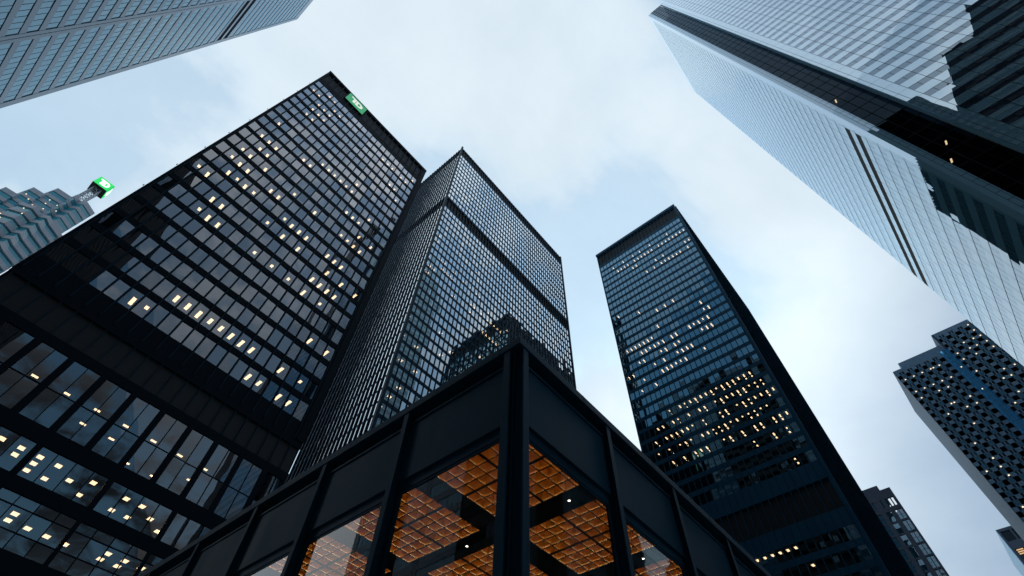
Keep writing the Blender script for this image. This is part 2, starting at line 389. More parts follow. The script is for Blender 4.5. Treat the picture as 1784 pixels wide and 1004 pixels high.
for a, b in ((177.5, 182.8), (134.2, 139.5)):
    lv = MB(); f.box(lv, B_X+.4, bx1-.1, a, b, -0.6, -0.33); lv.build('louvre_band', M['louvre'], tb)
    lv = MB(); g.box(lv, 0.9, 21.8, a, b, -0.6, -0.33); lv.build('louvre_band', M['louvre'], tb)
core = MB(); core.box(B_X+7, bx1-.4, B_Y+7, B_Y+21.5, 0.1, 183.0); core.box(B_X+.9, B_X+6.99, B_Y+7, B_Y+21.5, 0.1, 5.9); core.build('core', M['interior'], tb)
ceil.build('ceiling', M['ceiling'], tb)
rf = MB(); rf.box(B_X+.35, bx1-.05, B_Y+0.35, B_Y+21.8, 182.85, 183.5); rf.build('roof', M['roofing'], tb)
sd = MB(); sd.box(bx1-.3, bx1+.1, B_Y+.33, B_Y+22, 0.05, 183.55); sd.box(B_X+.33, bx1-.31, B_Y+21.6, B_Y+21.9, 0.05, 182.8)
for k in range(46): sd.box(B_X+1+1.3*k, B_X+1.15+1.3*k, B_Y+21.9, B_Y+22.2, 6, 183.6)
sd.build('side_wall', M['blue_steel'], tb)
LIT_B = {5:[0,1,13,28,30,32],6:[0,1,9,14,19,21,25,27],7:[0],8:[3,4,7,10,12,14,15],9:[0,4,5,6,7,18,24],10:[0,1,2,13,14,16,18,19,20,21,22],11:[0,1,8,13],12:[17,18,19,20,21],14:[26,27,30],15:[17],16:[7],17:[0,10],18:[8],19:[0,3],21:[1,4],23:[2],24:[1],25:[0]}
for r, cs in LIT_B.items():
    for c in cs: lamps.append(ceiling_lamp(f, 32.0+1.255*(c+.5), 133.6-3.03*r+.02, 0.75, 1.35, 0.75))
for r, c in ((17, 3), (19, 2), (20, 1), (23, 4), (24, 2), (27, 3)): lamps.append(ceiling_lamp(g, 0.4+1.255*(c+.5), 133.6-3.03*r+.02, 0.5, 1.0, 0.6))
put_many(lamps, 'ceiling_light', M['warm_lamp'], tb, 'B')

# ---- tower C : right of centre
C_X, C_Y = 84.0, 6.3
tc_ = thing('office_tower', 'slender black steel tower right of centre with small lit windows and louvred crown', 'office tower', (111, 21, 0))
wall, fins, ceil, panes, lamps = MB(), MB(), MB(), [], []
rowsC = [(141.45 - 3.0*k, 143.5 - 3.0*k) for k in range(30)] + [(41.5 - 3.0*k, 43.5 - 3.0*k) for k in range(12)]
f = Face((C_X, 0, 0), (0, 1, 0), (-1, 0, 0))
c_edges = [6.745 + 1.2275*k for k in range(25)]
curtain(tc_, 'C', f, c_edges, rowsC, C_Y, 36.5, 3.0, 152.0, None, wall, fins, panes, ceil, post=0.17, fin=0.08, fin_d=0.12, pane_n=-0.06, depth=6, louvres=((145.0, 150.5), (46.2, 51.2)))
g = Face((C_X, C_Y, 0), (1, 0, 0), (0, -1, 0))
s_edges = [0.75 + 1.2275*k for k in range(44)]
wall_s, fins_s = MB(), MB()
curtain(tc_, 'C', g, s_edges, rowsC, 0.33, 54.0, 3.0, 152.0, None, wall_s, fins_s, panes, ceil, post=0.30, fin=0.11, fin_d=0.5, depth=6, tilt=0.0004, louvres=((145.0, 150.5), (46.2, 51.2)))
wall.box(C_X-0.24, C_X+0.28, C_Y-0.24, C_Y+0.28, 3.02, 152.2)
f.box(wall, C_Y-.25, 36.6, 151.0, 152.25, 0.002, 0.30)
put_many(panes, 'window', M['bronze_glass_c'], tc_, 'C')
wall.build('wall', M['c_steel_sky'], tc_); fins.build('mullion', M['c_steel_sky'], tc_); wall_s.build('wall', M['c_steel_shade'], tc_); fins_s.build('mullion', M['c_steel_shade'], tc_)
for a, b in ((144.9, 150.6), (46.1, 51.3)):
    lv = MB(); f.box(lv, C_Y+.4, 36.4, a, b, -0.6, -0.33); lv.build('louvre_band', M['louvre'], tc_)
    lv = MB(); g.box(lv, .9, 53.9, a, b, -0.6, -0.33); lv.build('louvre_band', M['louvre'], tc_)
core = MB(); core.box(C_X+6, C_X+53.5, C_Y+6, 36.1, 0.1, 151.4); core.build('core', M['interior'], tc_)
ceil.build('ceiling', M['ceiling'], tc_)
rf = MB(); rf.box(C_X+.35, C_X+53.9, C_Y+0.35, 36.4, 151.0, 151.9); rf.build('roof', M['roofing'], tc_)
sd = MB(); sd.box(C_X+53.7, C_X+54.1, C_Y+.33, 36.5, 0.05, 151.95); sd.box(C_X+.33, C_X+53.69, 36.2, 36.55, 0.05, 150.9)
for k in range(42): sd.box(C_X+1+1.25*k, C_X+1.15+1.25*k, 36.55, 36.8, 3, 151.9)
sd.build('side_wall', M['blue_steel'], tc_)
LIT_C = {1:[4,9,12,14,17,20],2:[0,1,2,3,4,5,6,7,9,10,11,12,13,14,16,17,18,19],3:[14,15],4:[0,1,7,9],5:[1,3,4,5,6,7,8,10,12],9:[22],10:[17],11:[9,11,13],13:[4,14],14:[3,4,16,17,18,19,20,21,22],15:[4,5,6,7,8,11,12,14,15,16,17,18,19],16:[4,5,6,11,12,14,15,19,20],17:[9,10,11,12,15,17,22,23],18:[7,11,12,13,14,15,16,20],19:[18,21],22:[2,3,4,5,6,7,8,9,10,11,12,13,14,15,17],23:[1,2,3,4,5,6,7,8,9,11,12,14,16,17,19,20],24:[0,1,2,3,4,5,6,8,9,12,14,15,16,17,18,19,21],25:[2,3,4,5,6,7,8,9,10,11,12,13,15,16,17,19,21],26:[0,1,2,4,5,7,9,10,13,14,15,17,19],27:[1,3,6],29:[2]}
for r, cs in LIT_C.items():
    for c in cs:
        u = 6.745+1.2275*(c+.5); z = 143.5-3.0*r+.02
        ln = random.choice((0.7, 1.1, 1.2, 1.3)) if r < 20 else random.choice((0.45, 0.9, 1.0))
        lamps.append(ceiling_lamp(f, u + .1, z, 0.62, 0.62+ln, 0.27))
        if r >= 22 and random.random() < 0.5: lamps.append(ceiling_lamp(f, u + .1, z, 1.95, 2.5, 0.27))
for r, cs in {0:[7,8,9,10,11,12,13,14,15,16], 1:[6], 3:[3,6,7], 4:[1,2,5,8], 5:[3,4,6], 6:[1,4,7,9]}.items():
    for c in cs: lamps.append(ceiling_lamp(f, 6.745+1.2275*(c+.5), 43.52-3.0*r, 1.0, 1.8, 0.4))
put_many(lamps, 'ceiling_light', M['warm_lamp'], tc_, 'C')

# ---- white glass tower, upper right, with a notched corner
tw = thing('glass_tower', 'huge pale blue banded glass tower at the upper right with a dark notched corner', 'skyscraper', (70, -50, 0))
W_X, W_Y = 50.9, -26.0
back, clad, panes, edge = MB(), MB(), [], MB()
f = Face((W_X, -31.9, 0), (0, -1, 0), (-1, 0, 0))           # banded face, u = distance along -y
PITCH = 3.56; Z0 = 28.25
ncol = 16; u_first = 1.95; cw = 2.65
nf = int((250.3-6-Z0)/PITCH)
u_end = u_first + cw*ncol
for k in range(nf+1):
    zb = Z0 + PITCH*k
    f.box(clad, 0.62, u_first-.03, zb-2.03, zb+1.48, -0.15, 0.0)
    f.box(clad, 0.0, 0.57, zb-2.03, zb+1.48, -0.15, -0.02)
    for c in range(ncol):
        a, b = u_first+cw*c+.035, u_first+cw*(c+1)-.035
        e = random.gauss(0, 0.002)
        clad.poly(f.pane(a, b, zb-2.03, zb-0.03, 0.0, 0.0008))
        mid = a + (b-a)*0.5
        panes.append([f.pane(a, mid-.03, zb, zb+1.48, -0.03, 0.001), f.pane(mid+.03, b, zb, zb+1.48, -0.03, 0.001)])
ztop = Z0+PITCH*nf+1.5
for c in range(ncol):
    a, b = u_first+cw*c+.035, u_first+cw*(c+1)-.035
    clad.poly(f.pane(a, b, ztop+.05, 250.3, 0.0, 0.0008))
f.box(clad, 0.0, u_first-.03, ztop+.02, 250.3, -0.15, 0.0)
put_many(panes, 'window', M['blue_glass'], tw, 'W')
f.box(back, 0.02, u_end, 0.05, 250.25, -0.6, -0.16)
# return of the banded face at the notch
edge.box(W_X+.161, W_X+1.05, -32.05, -31.88, 0.05, 250.28)
# the recess: dark glass set back between the two faces
rec, recf = [], MB()
rx = W_X + 1.12
r = Face((rx, -27.3, 0), (0, -1, 0), (-1, 0, 0))
for k in range(0, 68):
    zb = 6 + PITCH*k
    for a in (0.02, 1.55, 3.05): rec.append([r.pane(a, a+1.46, zb, zb+PITCH-.10, 0.0, 0.002)])
    r.box(recf, 0, 4.58, zb+PITCH-.10, zb+PITCH, -0.1, 0.04)
r.box(recf, 1.485, 1.545, 6, 248.2, -0.08, 0.08); r.box(recf, 3.015, 3.045, 6, 248.2, -0.08, 0.08)
put_many(rec, 'recess_window', M['recess_glass'], tw, 'W')
for za, zb_ in ((96, 108), (70, 80)):
    recf.bar((rx+.6, -27.6, za), (rx+.6, -31.6, zb_), 0.22); recf.bar((rx+.6, -31.6, za), (rx+.6, -27.6, zb_), 0.22)
recf.build('recess_frame', M['black_steel'], tw)
# pale face towards +y
PW = 3.26; Zq = 85.3
g = Face((52.0, W_Y, 0), (1, 0, 0), (0, 1, 0))
g_end = 40.4; gu = 2.15; gw = 2.55; gcol = 15
panes2 = []
clad_low = MB()
kk = range(-24, 49)
for k in kk:
    zb = Zq - 1.6 + PW*k
    g.box(clad_low, gu-.6, gu-.03, zb-1.62, zb+1.55, -0.15, 0.0)
    for c in range(gcol):
        a, b = gu+gw*c+.035, gu+gw*(c+1)-.035
        clad_low.poly(g.pane(a, b, zb-1.62, zb-.03, 0.0, 0.0008))
        if k in (0, 1): continue
        mid = (a+b)/2
        panes2.append([g.pane(a, mid-.03, zb, zb+1.55, -0.03, 0.001), g.pane(mid+.03, b, zb, zb+1.55, -0.03, 0.001)])
    if k in (0, 1):
        vb = MB(); g.box(vb, gu+.02, g_end-.05, zb+.02, zb+1.53, -0.155, -0.05); vb.build('vent_strip', M['louvre'], tw)
zt2 = Zq-1.6+PW*kk[-1]+1.6
g.box(clad_low, 1.0, g_end, zt2, 247.6, -0.15, 0.0)
put_many(panes2, 'window', M['strip_glass'], tw, 'W', 60)
g.box(back, 0.02, g_end, 0.05, 247.5, -0.6, -0.16)
g.box(edge, 0.0, gu-.62, 0.05, 247.6, -0.55, 0.02)
# glazed strip on the side of the pale face's edge
st = MB(); sp = []
h = Face((52.0, W_Y-.6, 0), (0, -1, 0), (-1, 0, 0))
for k in range(68):
    zb = 6 + PITCH*k
    for q in range(2): sp.append([h.pane(0.02, 0.50, zb+q*1.78+.05, zb+q*1.78+1.73, 0.0, 0.002)])
    for q in range(2): sp.append([h.pane(0.56, 0.72, zb+q*1.78+.05, zb+q*1.78+1.73, 0.0, 0.002)])
put_many(sp, 'corner_pane', M['pale_edge'], tw, 'W', 60)
h.box(st, 0.0, 0.75, 0.05, 247.4, -0.5, -0.05); st.box(52.51, 53.2, W_Y-1.35, W_Y-.62, 0.05, 247.3)
st.build('corner_frame', M['joint'], tw)
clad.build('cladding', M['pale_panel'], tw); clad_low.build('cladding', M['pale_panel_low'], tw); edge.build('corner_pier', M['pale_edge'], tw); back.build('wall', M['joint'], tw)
m = MB(); m.box(rx+6, 92.2, -74.5, -28, 0.05, 247.3); m.box(W_X+.7, rx+5.9, -74.3, -33, 0.05, 249.9); m.box(92.25, 92.45, -75, W_Y-.2, 0.05, 247); m.build('core', M['interior'], tw)
lamps = []
for y, z in ((-28.2, 66.0), (-30.0, 69.8), (-28.6, 96.0)):
    lamps.append([[(rx+.8, y, z), (rx+1.5, y, z), (rx+1.5, y-.22, z), (rx+.8, y-.22, z)]])
put_many(lamps, 'ceiling_light', M['warm_lamp'], tw, 'W')

# ---- silver blue tower, upper left
tl = thing('glass_tower', 'silver blue office tower at the upper left corner with slanting rows of window strips', 'skyscraper', (-52, 20, 0))
L_X = -34.8
f = Face((L_X, 71.6, 0), (0, -1, 0), (1, 0, 0))
span, panes, rib = MB(), [], MB()
lp = 3.2; lz = 71.2
bayw = 14.3
for k in range(-18, 37):
    zb = lz + lp*k
    if zb + lp > 189: break
    for b in range(7):
        ua = 1.2 + bayw*b + (0.0 if b == 0 else 0.7); ub = 1.2 + bayw*(b+1) - 0.75
        f.box(span, ua, ub, zb, zb+1.15, -0.3, 0.0)
        n = 12; w = (ub-ua)/n
        if 136 < zb+1.6 < 142:
            f.box(rib, ua, ub, zb+1.2, zb+2.9, -0.5, -0.35); continue
        for q in range(n):
            panes.append([f.pane(ua+w*q+.05, ua+w*(q+1)-.05, zb+1.20, zb+lp-.05, -0.07, 0.003)])
for b in range(0, 8):
    u = 1.2 + bayw*b
    if b == 0: f.box(span, 0, 1.2, 0.05, 191, -0.3, 0.03)
    else:
        f.box(span, u-.75, u-.06, 0.05, 190.9, -0.31, 0.03); f.box(span, u+.06, u+.70, 0.05, 190.9, -0.31, 0.03)
f.box(span, 1.2, 101.5, 186.42, 191, -0.3, 0.01)
put_many(panes, 'window', M['silver_glass'], tl, 'L')
f.box(rib, 0.3, 101.4, 0.06, 190.8, -1.0, -0.52)
span.build('cladding', M['silver_panel'], tl); rib.build('wall', M['joint'], tl)
m = MB(); m.box(-70, L_X-1.05, -30, 71.3, 0.05, 190.7); m.build('core', M['silver_panel'], tl)

# ---- stone tower, right edge
te = thing('stone_tower', 'stepped granite tower at the right edge with a bright blue glass bay', 'office tower', (160, -40, 0))
E_X = 150.0
f = Face((E_X, 0, 0), (0, -1, 0), (-1, 0, 0))               # u = -y
wall, panes = MB(), []
SPAN_E = []
def pair_block(u0, u1, ztop, centres, zfirst, n, pitch, hgt):
    us = []
    for c in centres: us += [(c-.57, c-.12), (c+.12, c+.57)]
    rows = []
    for k in range(n):
        t = zfirst - pitch*k if k else zfirst
        rows.append((t-hgt, t))
    z = ztop
    for b, t in rows:
        f.box(wall, u0, u1, t, z, -0.4, 0.0); z = b
    f.box(wall, u0, u1, 0.05, z, -0.4, 0.0)
    cur = u0
    for a, b in us:
        f.box(wall, cur, a, rows[-1][0]+.004, zfirst-.004, -0.38, 0.0 if cur == u0 or a-cur > .3 else -0.04); cur = b
    f.box(wall, cur, u1, rows[-1][0]+.004, zfirst-.004, -0.38, 0.0)
    for k in range(len(rows)-1):
        for c in centres: SPAN_E.append([f.pane(c-.60, c+.60, rows[k+1][1]+.06, rows[k][0]-.06, 0.006, 0.001)])
    for b, t in rows:
        for a, bb in us: panes.append([f.pane(a, bb, b, t, -0.3, 0.004)])
pair_block(18.45, 30.7, 112.5, [19.95+2.25*k for k in range(5)], 111.4, 38, 2.36, 1.05)
pair_block(33.15, 62.0, 118.6, [34.4+2.43*k for k in range(12)], 117.3, 40, 2.36, 1.05)
random.shuffle(panes)
put_many(panes[:int(len(panes)*.6)], 'window', M['dark_glass'], te, 'E', 60)
put_many(panes[int(len(panes)*.6):], 'window', M['blind_glass'], te, 'E', 40)
f.box(wall, 30.72, 33.14, 0.05, 113.2, -0.9, -0.3)
wall.build('wall', M['granite'], te); put_many(SPAN_E, 'spandrel', M['teal_panel'], te, 'E')
m = MB(); m.box(E_X+4, 172, -33.1, -21.4, 100, 117.4); m.build('upper_tier', M['granite'], te)
m = MB(); m.box(E_X+.41, 172, -62, -33.1, 0.05, 118.4); m.box(E_X+.41, 172, -33.05, -18.6, 0.05, 112.2); m.build('core', M['joint'], te)
m = MB(); m.box(E_X+.02, 172, -18.59, -18.3, 0.05, 112.5); m.box(E_X+.02, 172, -33.12, -32.6, 112.6, 118.6); m.build('side_wall', M['granite_side_dimmed'], te)
bay = MB(); bg = []
pl = [(E_X-.02, -30.75), (E_X-1.0, -31.3), (E_X-1.0, -32.5), (E_X-.02, -33.1)]
for k in range(62):
    z0, z1 = 111.8-1.6*(k+1)+.05, 111.8-1.6*k
    bb = []
    for i in range(3):
        a, b = pl[i], pl[i+1]
        n = 2 if i == 1 else 1
        for q in range(n):
            pa = (a[0]+(b[0]-a[0])*q/n, a[1]+(b[1]-a[1])*q/n); pb = (a[0]+(b[0]-a[0])*(q+1)/n, a[1]+(b[1]-a[1])*(q+1)/n)
            s0, s1 = 0.05, 0.95
            A2 = (pa[0]+(pb[0]-pa[0])*s0, pa[1]+(pb[1]-pa[1])*s0); B2 = (pa[0]+(pb[0]-pa[0])*s1, pa[1]+(pb[1]-pa[1])*s1)
            e = random.gauss(0, .012)
            bb.append([(A2[0]+e, A2[1], z0), (B2[0]-e, B2[1], z0), (B2[0]-e, B2[1], z1), (A2[0]+e, A2[1], z1)])
    bg.append(bb)
put_many(bg, 'bay_window', M['bay_glass'], te, 'E')
pl2 = [(E_X+.0, -30.85), (E_X-.94, -31.36), (E_X-.94, -32.44), (E_X+.0, -33.0)]
bay.prism(pl2, 12, 111.75); bay.build('bay_frame', M['joint'], te)
lamps = []
EL = [(-41.6,115.9),(-41.0,113.4),(-41.6,112.8),(-39.3,112.8),(-36.9,112.7),(-36.9,109.7),(-39.2,109.6),(-41.2,109.3),(-41.5,106.7),(-34.0,109.4),(-34.3,106.8),(-34.2,103.5),(-36.9,106.6),(-39.2,100.5),(-39.1,98.9),(-41.6,100.5),(-39.2,97.2),(-36.9,97.4),(-27.7,107.8),(-28.5,107.7),(-28.5,104.8),(-26.3,104.8),(-24.0,104.7),(-21.8,104.7),(-26.3,101.9),(-24.1,101.8),(-19.6,104.6),(-18.9,107.7),(-19.7,107.6),(-19.9,102.6),(-21.9,107.6),(-24.2,108.9),(-25.8,109.2),(-36.9,94.3)]
seen = set()
for y, z in EL + [(-random.uniform(19, 29), random.uniform(60, 98)) for _ in range(26)] + [(-random.uniform(34, 44), random.uniform(70, 93)) for _ in range(14)]:
    cs = ([19.95+2.25*k for k in range(5)], 111.4) if y > -30 else ([34.4+2.43*k for k in range(12)], 117.3)
    c = min((abs(cc+d+y), cc+d) for cc in cs[0] for d in (-.35, .35))[1]
    r = round((cs[1]-0.5-z)/2.36)
    if (c, r) in seen or r < 0: continue
    seen.add((c, r)); t = cs[1]-2.36*r-.12
    lamps.append([[(E_X+.27, -c+.16, t-.34), (E_X+.27, -c-.16, t-.34), (E_X+.27, -c-.16, t-.02), (E_X+.27, -c+.16, t-.02)]])
for k in (4, 9, 17, 26, 33): lamps.append([[(E_X-1.05, -31.5-.3*(k % 3), 111-1.6*k), (E_X-1.05, -31.75-.3*(k % 3), 111-1.6*k), (E_X-1.05, -31.75-.3*(k % 3), 111.3-1.6*k), (E_X-1.05, -31.5-.3*(k % 3), 111.3-1.6*k)]])
put_many(lamps, 'window_light', M['dim_lamp'], te, 'E')

# ---- tower with tall mirrored windows, lower right
tf = thing('mirror_tower', 'low dark tower at the lower right with tall mirrored windows reflecting the pale sky', 'office tower', (185, 8, 0))
f = Face((170.0, 0, 0), (0, 1, 0), (-1, 0, 0))
wall, panes = MB(), []
cols = [(0.75, 1.45), (1.65, 2.4), (3.6, 4.95), (6.0, 7.3), (8.4, 9.7), (10.8, 12.1), (13.2, 14.5)]
rows = [(86.35-3.35*k-2.85, 86.35-3.35*k) for k in range(24)]
f.box(wall, 0.2, 15, 86.35, 87.5, -0.4, 0); f.box(wall, 0.2, 15, 90.0, 92.7, -0.4, 0)
tops = [(1.0, 1.5), (1.85, 2.35), (2.7, 3.2), (4.2, 4.6), (6.3, 6.9), (8.7, 9.3), (11, 11.6), (13.5, 14)]
cur = 0.2
for a, b in tops:
    f.box(wall, cur, a, 87.5, 90.0, -0.39, -0.002); panes.append([f.pane(a, b, 87.5, 90.0, -0.3, 0.004)]); cur = b
f.box(wall, cur, 15, 87.5, 90.0, -0.39, -0.002)
cur = 0.2
for a, b in cols:
    f.box(wall, cur, a, 0.05, 86.35, -0.39, 0.0); cur = b
    for z0, z1 in rows:
        panes.append([f.pane(a, b, z0, z0+1.4, -0.3, 0.004), f.pane(a, b, z0+1.46, z1, -0.3, 0.004)])
        f.box(wall, a, b, z0-.5, z0, -0.38, -0.1)
f.box(wall, cur, 15, 0.05, 86.35, -0.39, 0.0)
put_many(panes, 'window', M['mirror_glass'], tf, 'F')
wall.build('wall', M['dark_granite'], tf)
m = MB(); m.box(170.45, 195, 0.25, 15, 0.05, 92.5); m.build('core', M['dark_granite'], tf)
m = MB(); m.box(172, 190, 2.95, 14, 92.55, 95.4); m.build('penthouse', M['dark_granite'], tf)

# ---- small dark tower at the lower right corner
tg = thing('office_tower', 'dark tower at lower right corner with one warm lit window', 'office tower', (240, -30, 0))
f = Face((230.0, -20, 0), (0, -1, 0), (-1, 0, 0))
wall, panes = MB(), []
cells = [(0.6+3.2*k, 3.3+3.2*k) for k in range(10)]
z = 99.9
for k in range(20):
    zt = (98.0 if k else 99.0) - 4.9*k
    f.box(wall, 0, 33, zt, z, -0.4, 0); z = zt-3.4
    cur = 0
    for a, b in cells:
        f.box(wall, cur, a, zt-3.396, zt-.004, -0.38, -0.004); cur = b
        panes.append([f.pane(a, b, zt-3.4, zt, -0.3, 0.004)])
    f.box(wall, cur, 33, zt-3.396, zt-.004, -0.38, -0.004)
put_many(panes, 'window', M['dark_glass'], tg, 'G', 30)
f.box(wall, 0, 33, 0.05, z, -0.4, 0); wall.build('wall', M['dark_granite'], tg)
m = MB(); m.box(230.45, 260, -53, -20.1, 0.05, 99.6); m.build('core', M['joint'], tg)
m = MB(); m.box(230.02, 260, -20.09, -19.8, 0.05, 99.9); m.build('side_wall', M['granite'], tg)
li = MB()
for q in range(4): f.box(li, 1.0, 2.9, 93.2-.62*q, 93.55-.62*q, -0.29, -0.26)
li.build('lit_blind', lamp('blind_glow', (1.0, 0.62, 0.30), 0.8), tg)

# ---- stepped tower behind, left edge, with rooftop sign mast
th = thing('stepped_tower', 'stepped mauve stone tower at the left edge with zigzag corners and teal window bands', 'office tower', (-46, 165, 0))
tiers = [(-52.2, -49.0, 133.2), (-49.1, -45.9, 139.2), (-46.0, -41.4, 144.7), (-41.6, -36.2, 146.7)]
bandno = 0
for i, (xa, xb, zt) in enumerate(tiers):
    R = lambda x, y, y2: (x*y2/y*1.012, y2)                    # back corner, behind the front one as seen from the square
    poly = [(xa, 150.0 + 0.3*i), (xb, 149.7 + 0.3*i), (xb + 1.6, 153.0 + 0.3*i), R(xb + 1.6, 153, 168), (xa - 4.6, 168), (xa - 2.6, 156.5 + 0.3*i)]
    if i == 3: poly = [(xa, 149.9), (-40.1, 151.6), (-38.4, 150.2), (-35.0, 152.4), R(-35.0, 152.4, 168), (xa-4.6, 168), (xa-2.6, 156.5)]
    cx = sum(p[0] for p in poly)/len(poly); cy = sum(p[1] for p in poly)/len(poly)
    ins = [(x+(cx-x)*.05, y+(cy-y)*.03) for x, y in poly]
    sp = MB(); z = zt
    first = True
    while z > 40:
        h = 1.9 if first else 1.35; first = False
        sp.prism(poly, z-h, z)
        wb = MB(); wb.prism(ins, z-h-1.75, z-h-0.002)
        if z > 92: wb.build('window_band', M['teal_glass'], th)
        z -= h + 1.75
    sp.build('wall', M['mauve_stone'], th)
low_poly = [(-50.6, 158.0), (-48.6, 153.2), (-46.6, 149.4), (-43.4, 147.6), (-41.0, 149.0), (-39.4, 147.6), (-38.0, 149.2), (-34.2, 151.6), (-38.9, 170), (-54, 170)]
cx, cy = -44, 158
ins = [(x+(cx-x)*.05, y+(cy-y)*.05) for x, y in low_poly]
sp = MB(); z = 131.5
while z > 30:
    sp.prism(low_poly, z-1.4, z)
    if z > 80:
        wb = MB(); wb.prism(ins, z-3.1, z-1.402); wb.build('window_band', M['teal_glass'], th)
    z -= 3.12
sp.build('wall', M['mauve_stone'], th)
lamps = []
for x, z in ((-51.5, 128.5), (-50.2, 129.8), (-49.8, 129.6), (-49.4, 129.4), (-44.2, 138.6), (-43.9, 136.6), (-47.3, 125.5), (-46.6, 123.8), (-45.6, 122.2), (-48.6, 121.4), (-47.6, 120.4), (-46.6, 118.6), (-50.0, 126.0), (-44.8, 128.8), (-51.5, 124), (-50.6, 133.8), (-48.4, 135.2), (-46.9, 134.0), (-47.8, 130.6), (-45.2, 133.4), (-44.6, 131.6), (-50.8, 121.8), (-49.4, 118.6), (-42.9, 134.4), (-43.6, 126.4), (-41.9, 138.4), (-40.8, 136.8)):
    line = [p for p in low_poly[:7]] if z < 131 else None
    if line is None:
        tier = [t for t in enumerate(tiers) if t[1][0]+.2 < x < t[1][1]-.4 and z < t[1][2]-2.0]
        if not tier: continue
        i, (xa, xb, zt) = tier[0]
        line = [(xa, 150.0+.3*i), (xb, 149.7+.3*i)] if i < 3 else [(xa, 149.9), (-40.1, 151.6), (-38.4, 150.2), (-35.0, 152.4)]
    y = None
    for (x0, y0), (x1, y1) in zip(line, line[1:]):
        if x0 <= x < x1: y = min(y0+(y1-y0)*(x-x0)/(x1-x0), y0+(y1-y0)*(x+.22-x0)/(x1-x0)) - 0.03     # on the facade
    if y is None: continue
    lamps.append([[(x, y+.0, z), (x+.22, y, z), (x+.22, y, z+.4), (x, y, z+.4)]])
put_many(lamps, 'window_light', M['dim_lamp'], th, 'H')

ms = thing('sign_mast', 'glowing green box sign with white letters on a lattice mast above the stepped tower', 'sign', (-41.2, 154.5, 146))
m = MB()
legs = [(-42.3, 153.2), (-40.1, 153.2), (-40.1, 155.6), (-42.3, 155.6)]
for x, y in legs: m.bar((x, y, 145.5), (x, y, 158.4), 0.12)
for i in range(4):
    a, b = legs[i], legs[(i+1) % 4]
    for k in range(5):
        z0 = 145.6+2.4*k
        m.bar((a[0], a[1], z0), (b[0], b[1], z0+2.4), 0.07); m.bar((b[0], b[1], z0), (a[0], a[1], z0+2.4), 0.07); m.bar((a[0], a[1], z0), (b[0], b[1], z0), 0.07)
m.build('lattice', M['galvanised'], ms)
m = MB(); m.box(-43.6, -38.9, 152.2, 156.6, 157.4, 161.6); m.build('sign_box', M['louvre'], ms)
fs = Face((-43.6, 152.19, 0), (1, 0, 0), (0, -1, 0))
m = MB(); fs.box(m, 0.05, 4.65, 157.6, 161.5, 0.0, 0.12); m.build('sign_panel', M['neon_green'], ms)
flat_letters(fs, 0.8, 158.3, 3.2, 2.5, 0.122, 0.2, M['neon_white'], ms)
fr_ = Face((-38.89, 152.2, 0), (0, 1, 0), (1, 0, 0))
m = MB(); fr_.box(m, 0.05, 4.35, 157.6, 161.5, 0.0, 0.12); m.build('sign_panel', M['neon_green'], ms)
flat_letters(fr_, 0.7, 158.3, 3.0, 2.5, 0.122, 0.2, M['neon_white'], ms)
m = MB(); m.bar((-42.6, 154.5, 161.6), (-41.2, 154.5, 163.8), .07); m.bar((-39.9, 154.5, 161.6), (-41.2, 154.5, 163.8), .07); m.bar((-41.2, 153.2, 161.6), (-41.2, 154.5, 163.8), .07); m.bar((-42.0, 154.5, 162.6), (-40.5, 154.5, 162.6), .07)
m.build('antenna_frame', M['galvanised'], ms)

# ---- dark tower behind the camera, only seen mirrored, with blocks added to darken window reflections
td = thing('office_tower', 'dark stepped tower seen only as a black reflection in other towers, with blocks added to darken their windows', 'office tower', (-52, -120, 0))
wall = MB()
TIERS = ((48, 20, 190), (-46, -89, 212), (-89.02, -97, 188), (-97, -109, 206), (-109, -133, 228), (-133, -210, 252))  # first two blocks added to darken reflections in towers C and A
for y0, y1, zt in TIERS: wall.box(-70, -34.8, y1+.01, y0, 0.05, zt)
wall.build('wall', M['black_steel'], td)
wb = MB()
for k in range(60):
    for y0, y1, zt in TIERS:
        if 6+4*k+2.2 < zt: wb.box(-34.8, -34.7, y1+.5, y0-.5, 6+4*k, 8+4*k)
wb.build('window_band', M['louvre'], td)

# ---- finned dark tower behind, mirrored in the right-hand windows of tower A
tm = thing('office_tower', 'dark finned tower seen only mirrored in the right windows of the broad left tower', 'office tower', (80, -105, 0))
m = MB(); m.box(60.6, 100, -120, -90, 0.05, 338); m.build('wall', M['black_steel'], tm)
m = MB()
for k in range(26): m.box(61.0+1.5*k, 61.35+1.5*k, -89.99, -89.4, 0.05, 338.5)
for k in range(16): m.box(60.1, 60.59, -90.6-1.8*k, -90.2-1.8*k, 0.05, 338.5)
m.build('mullion', M['galvanised'], tm)

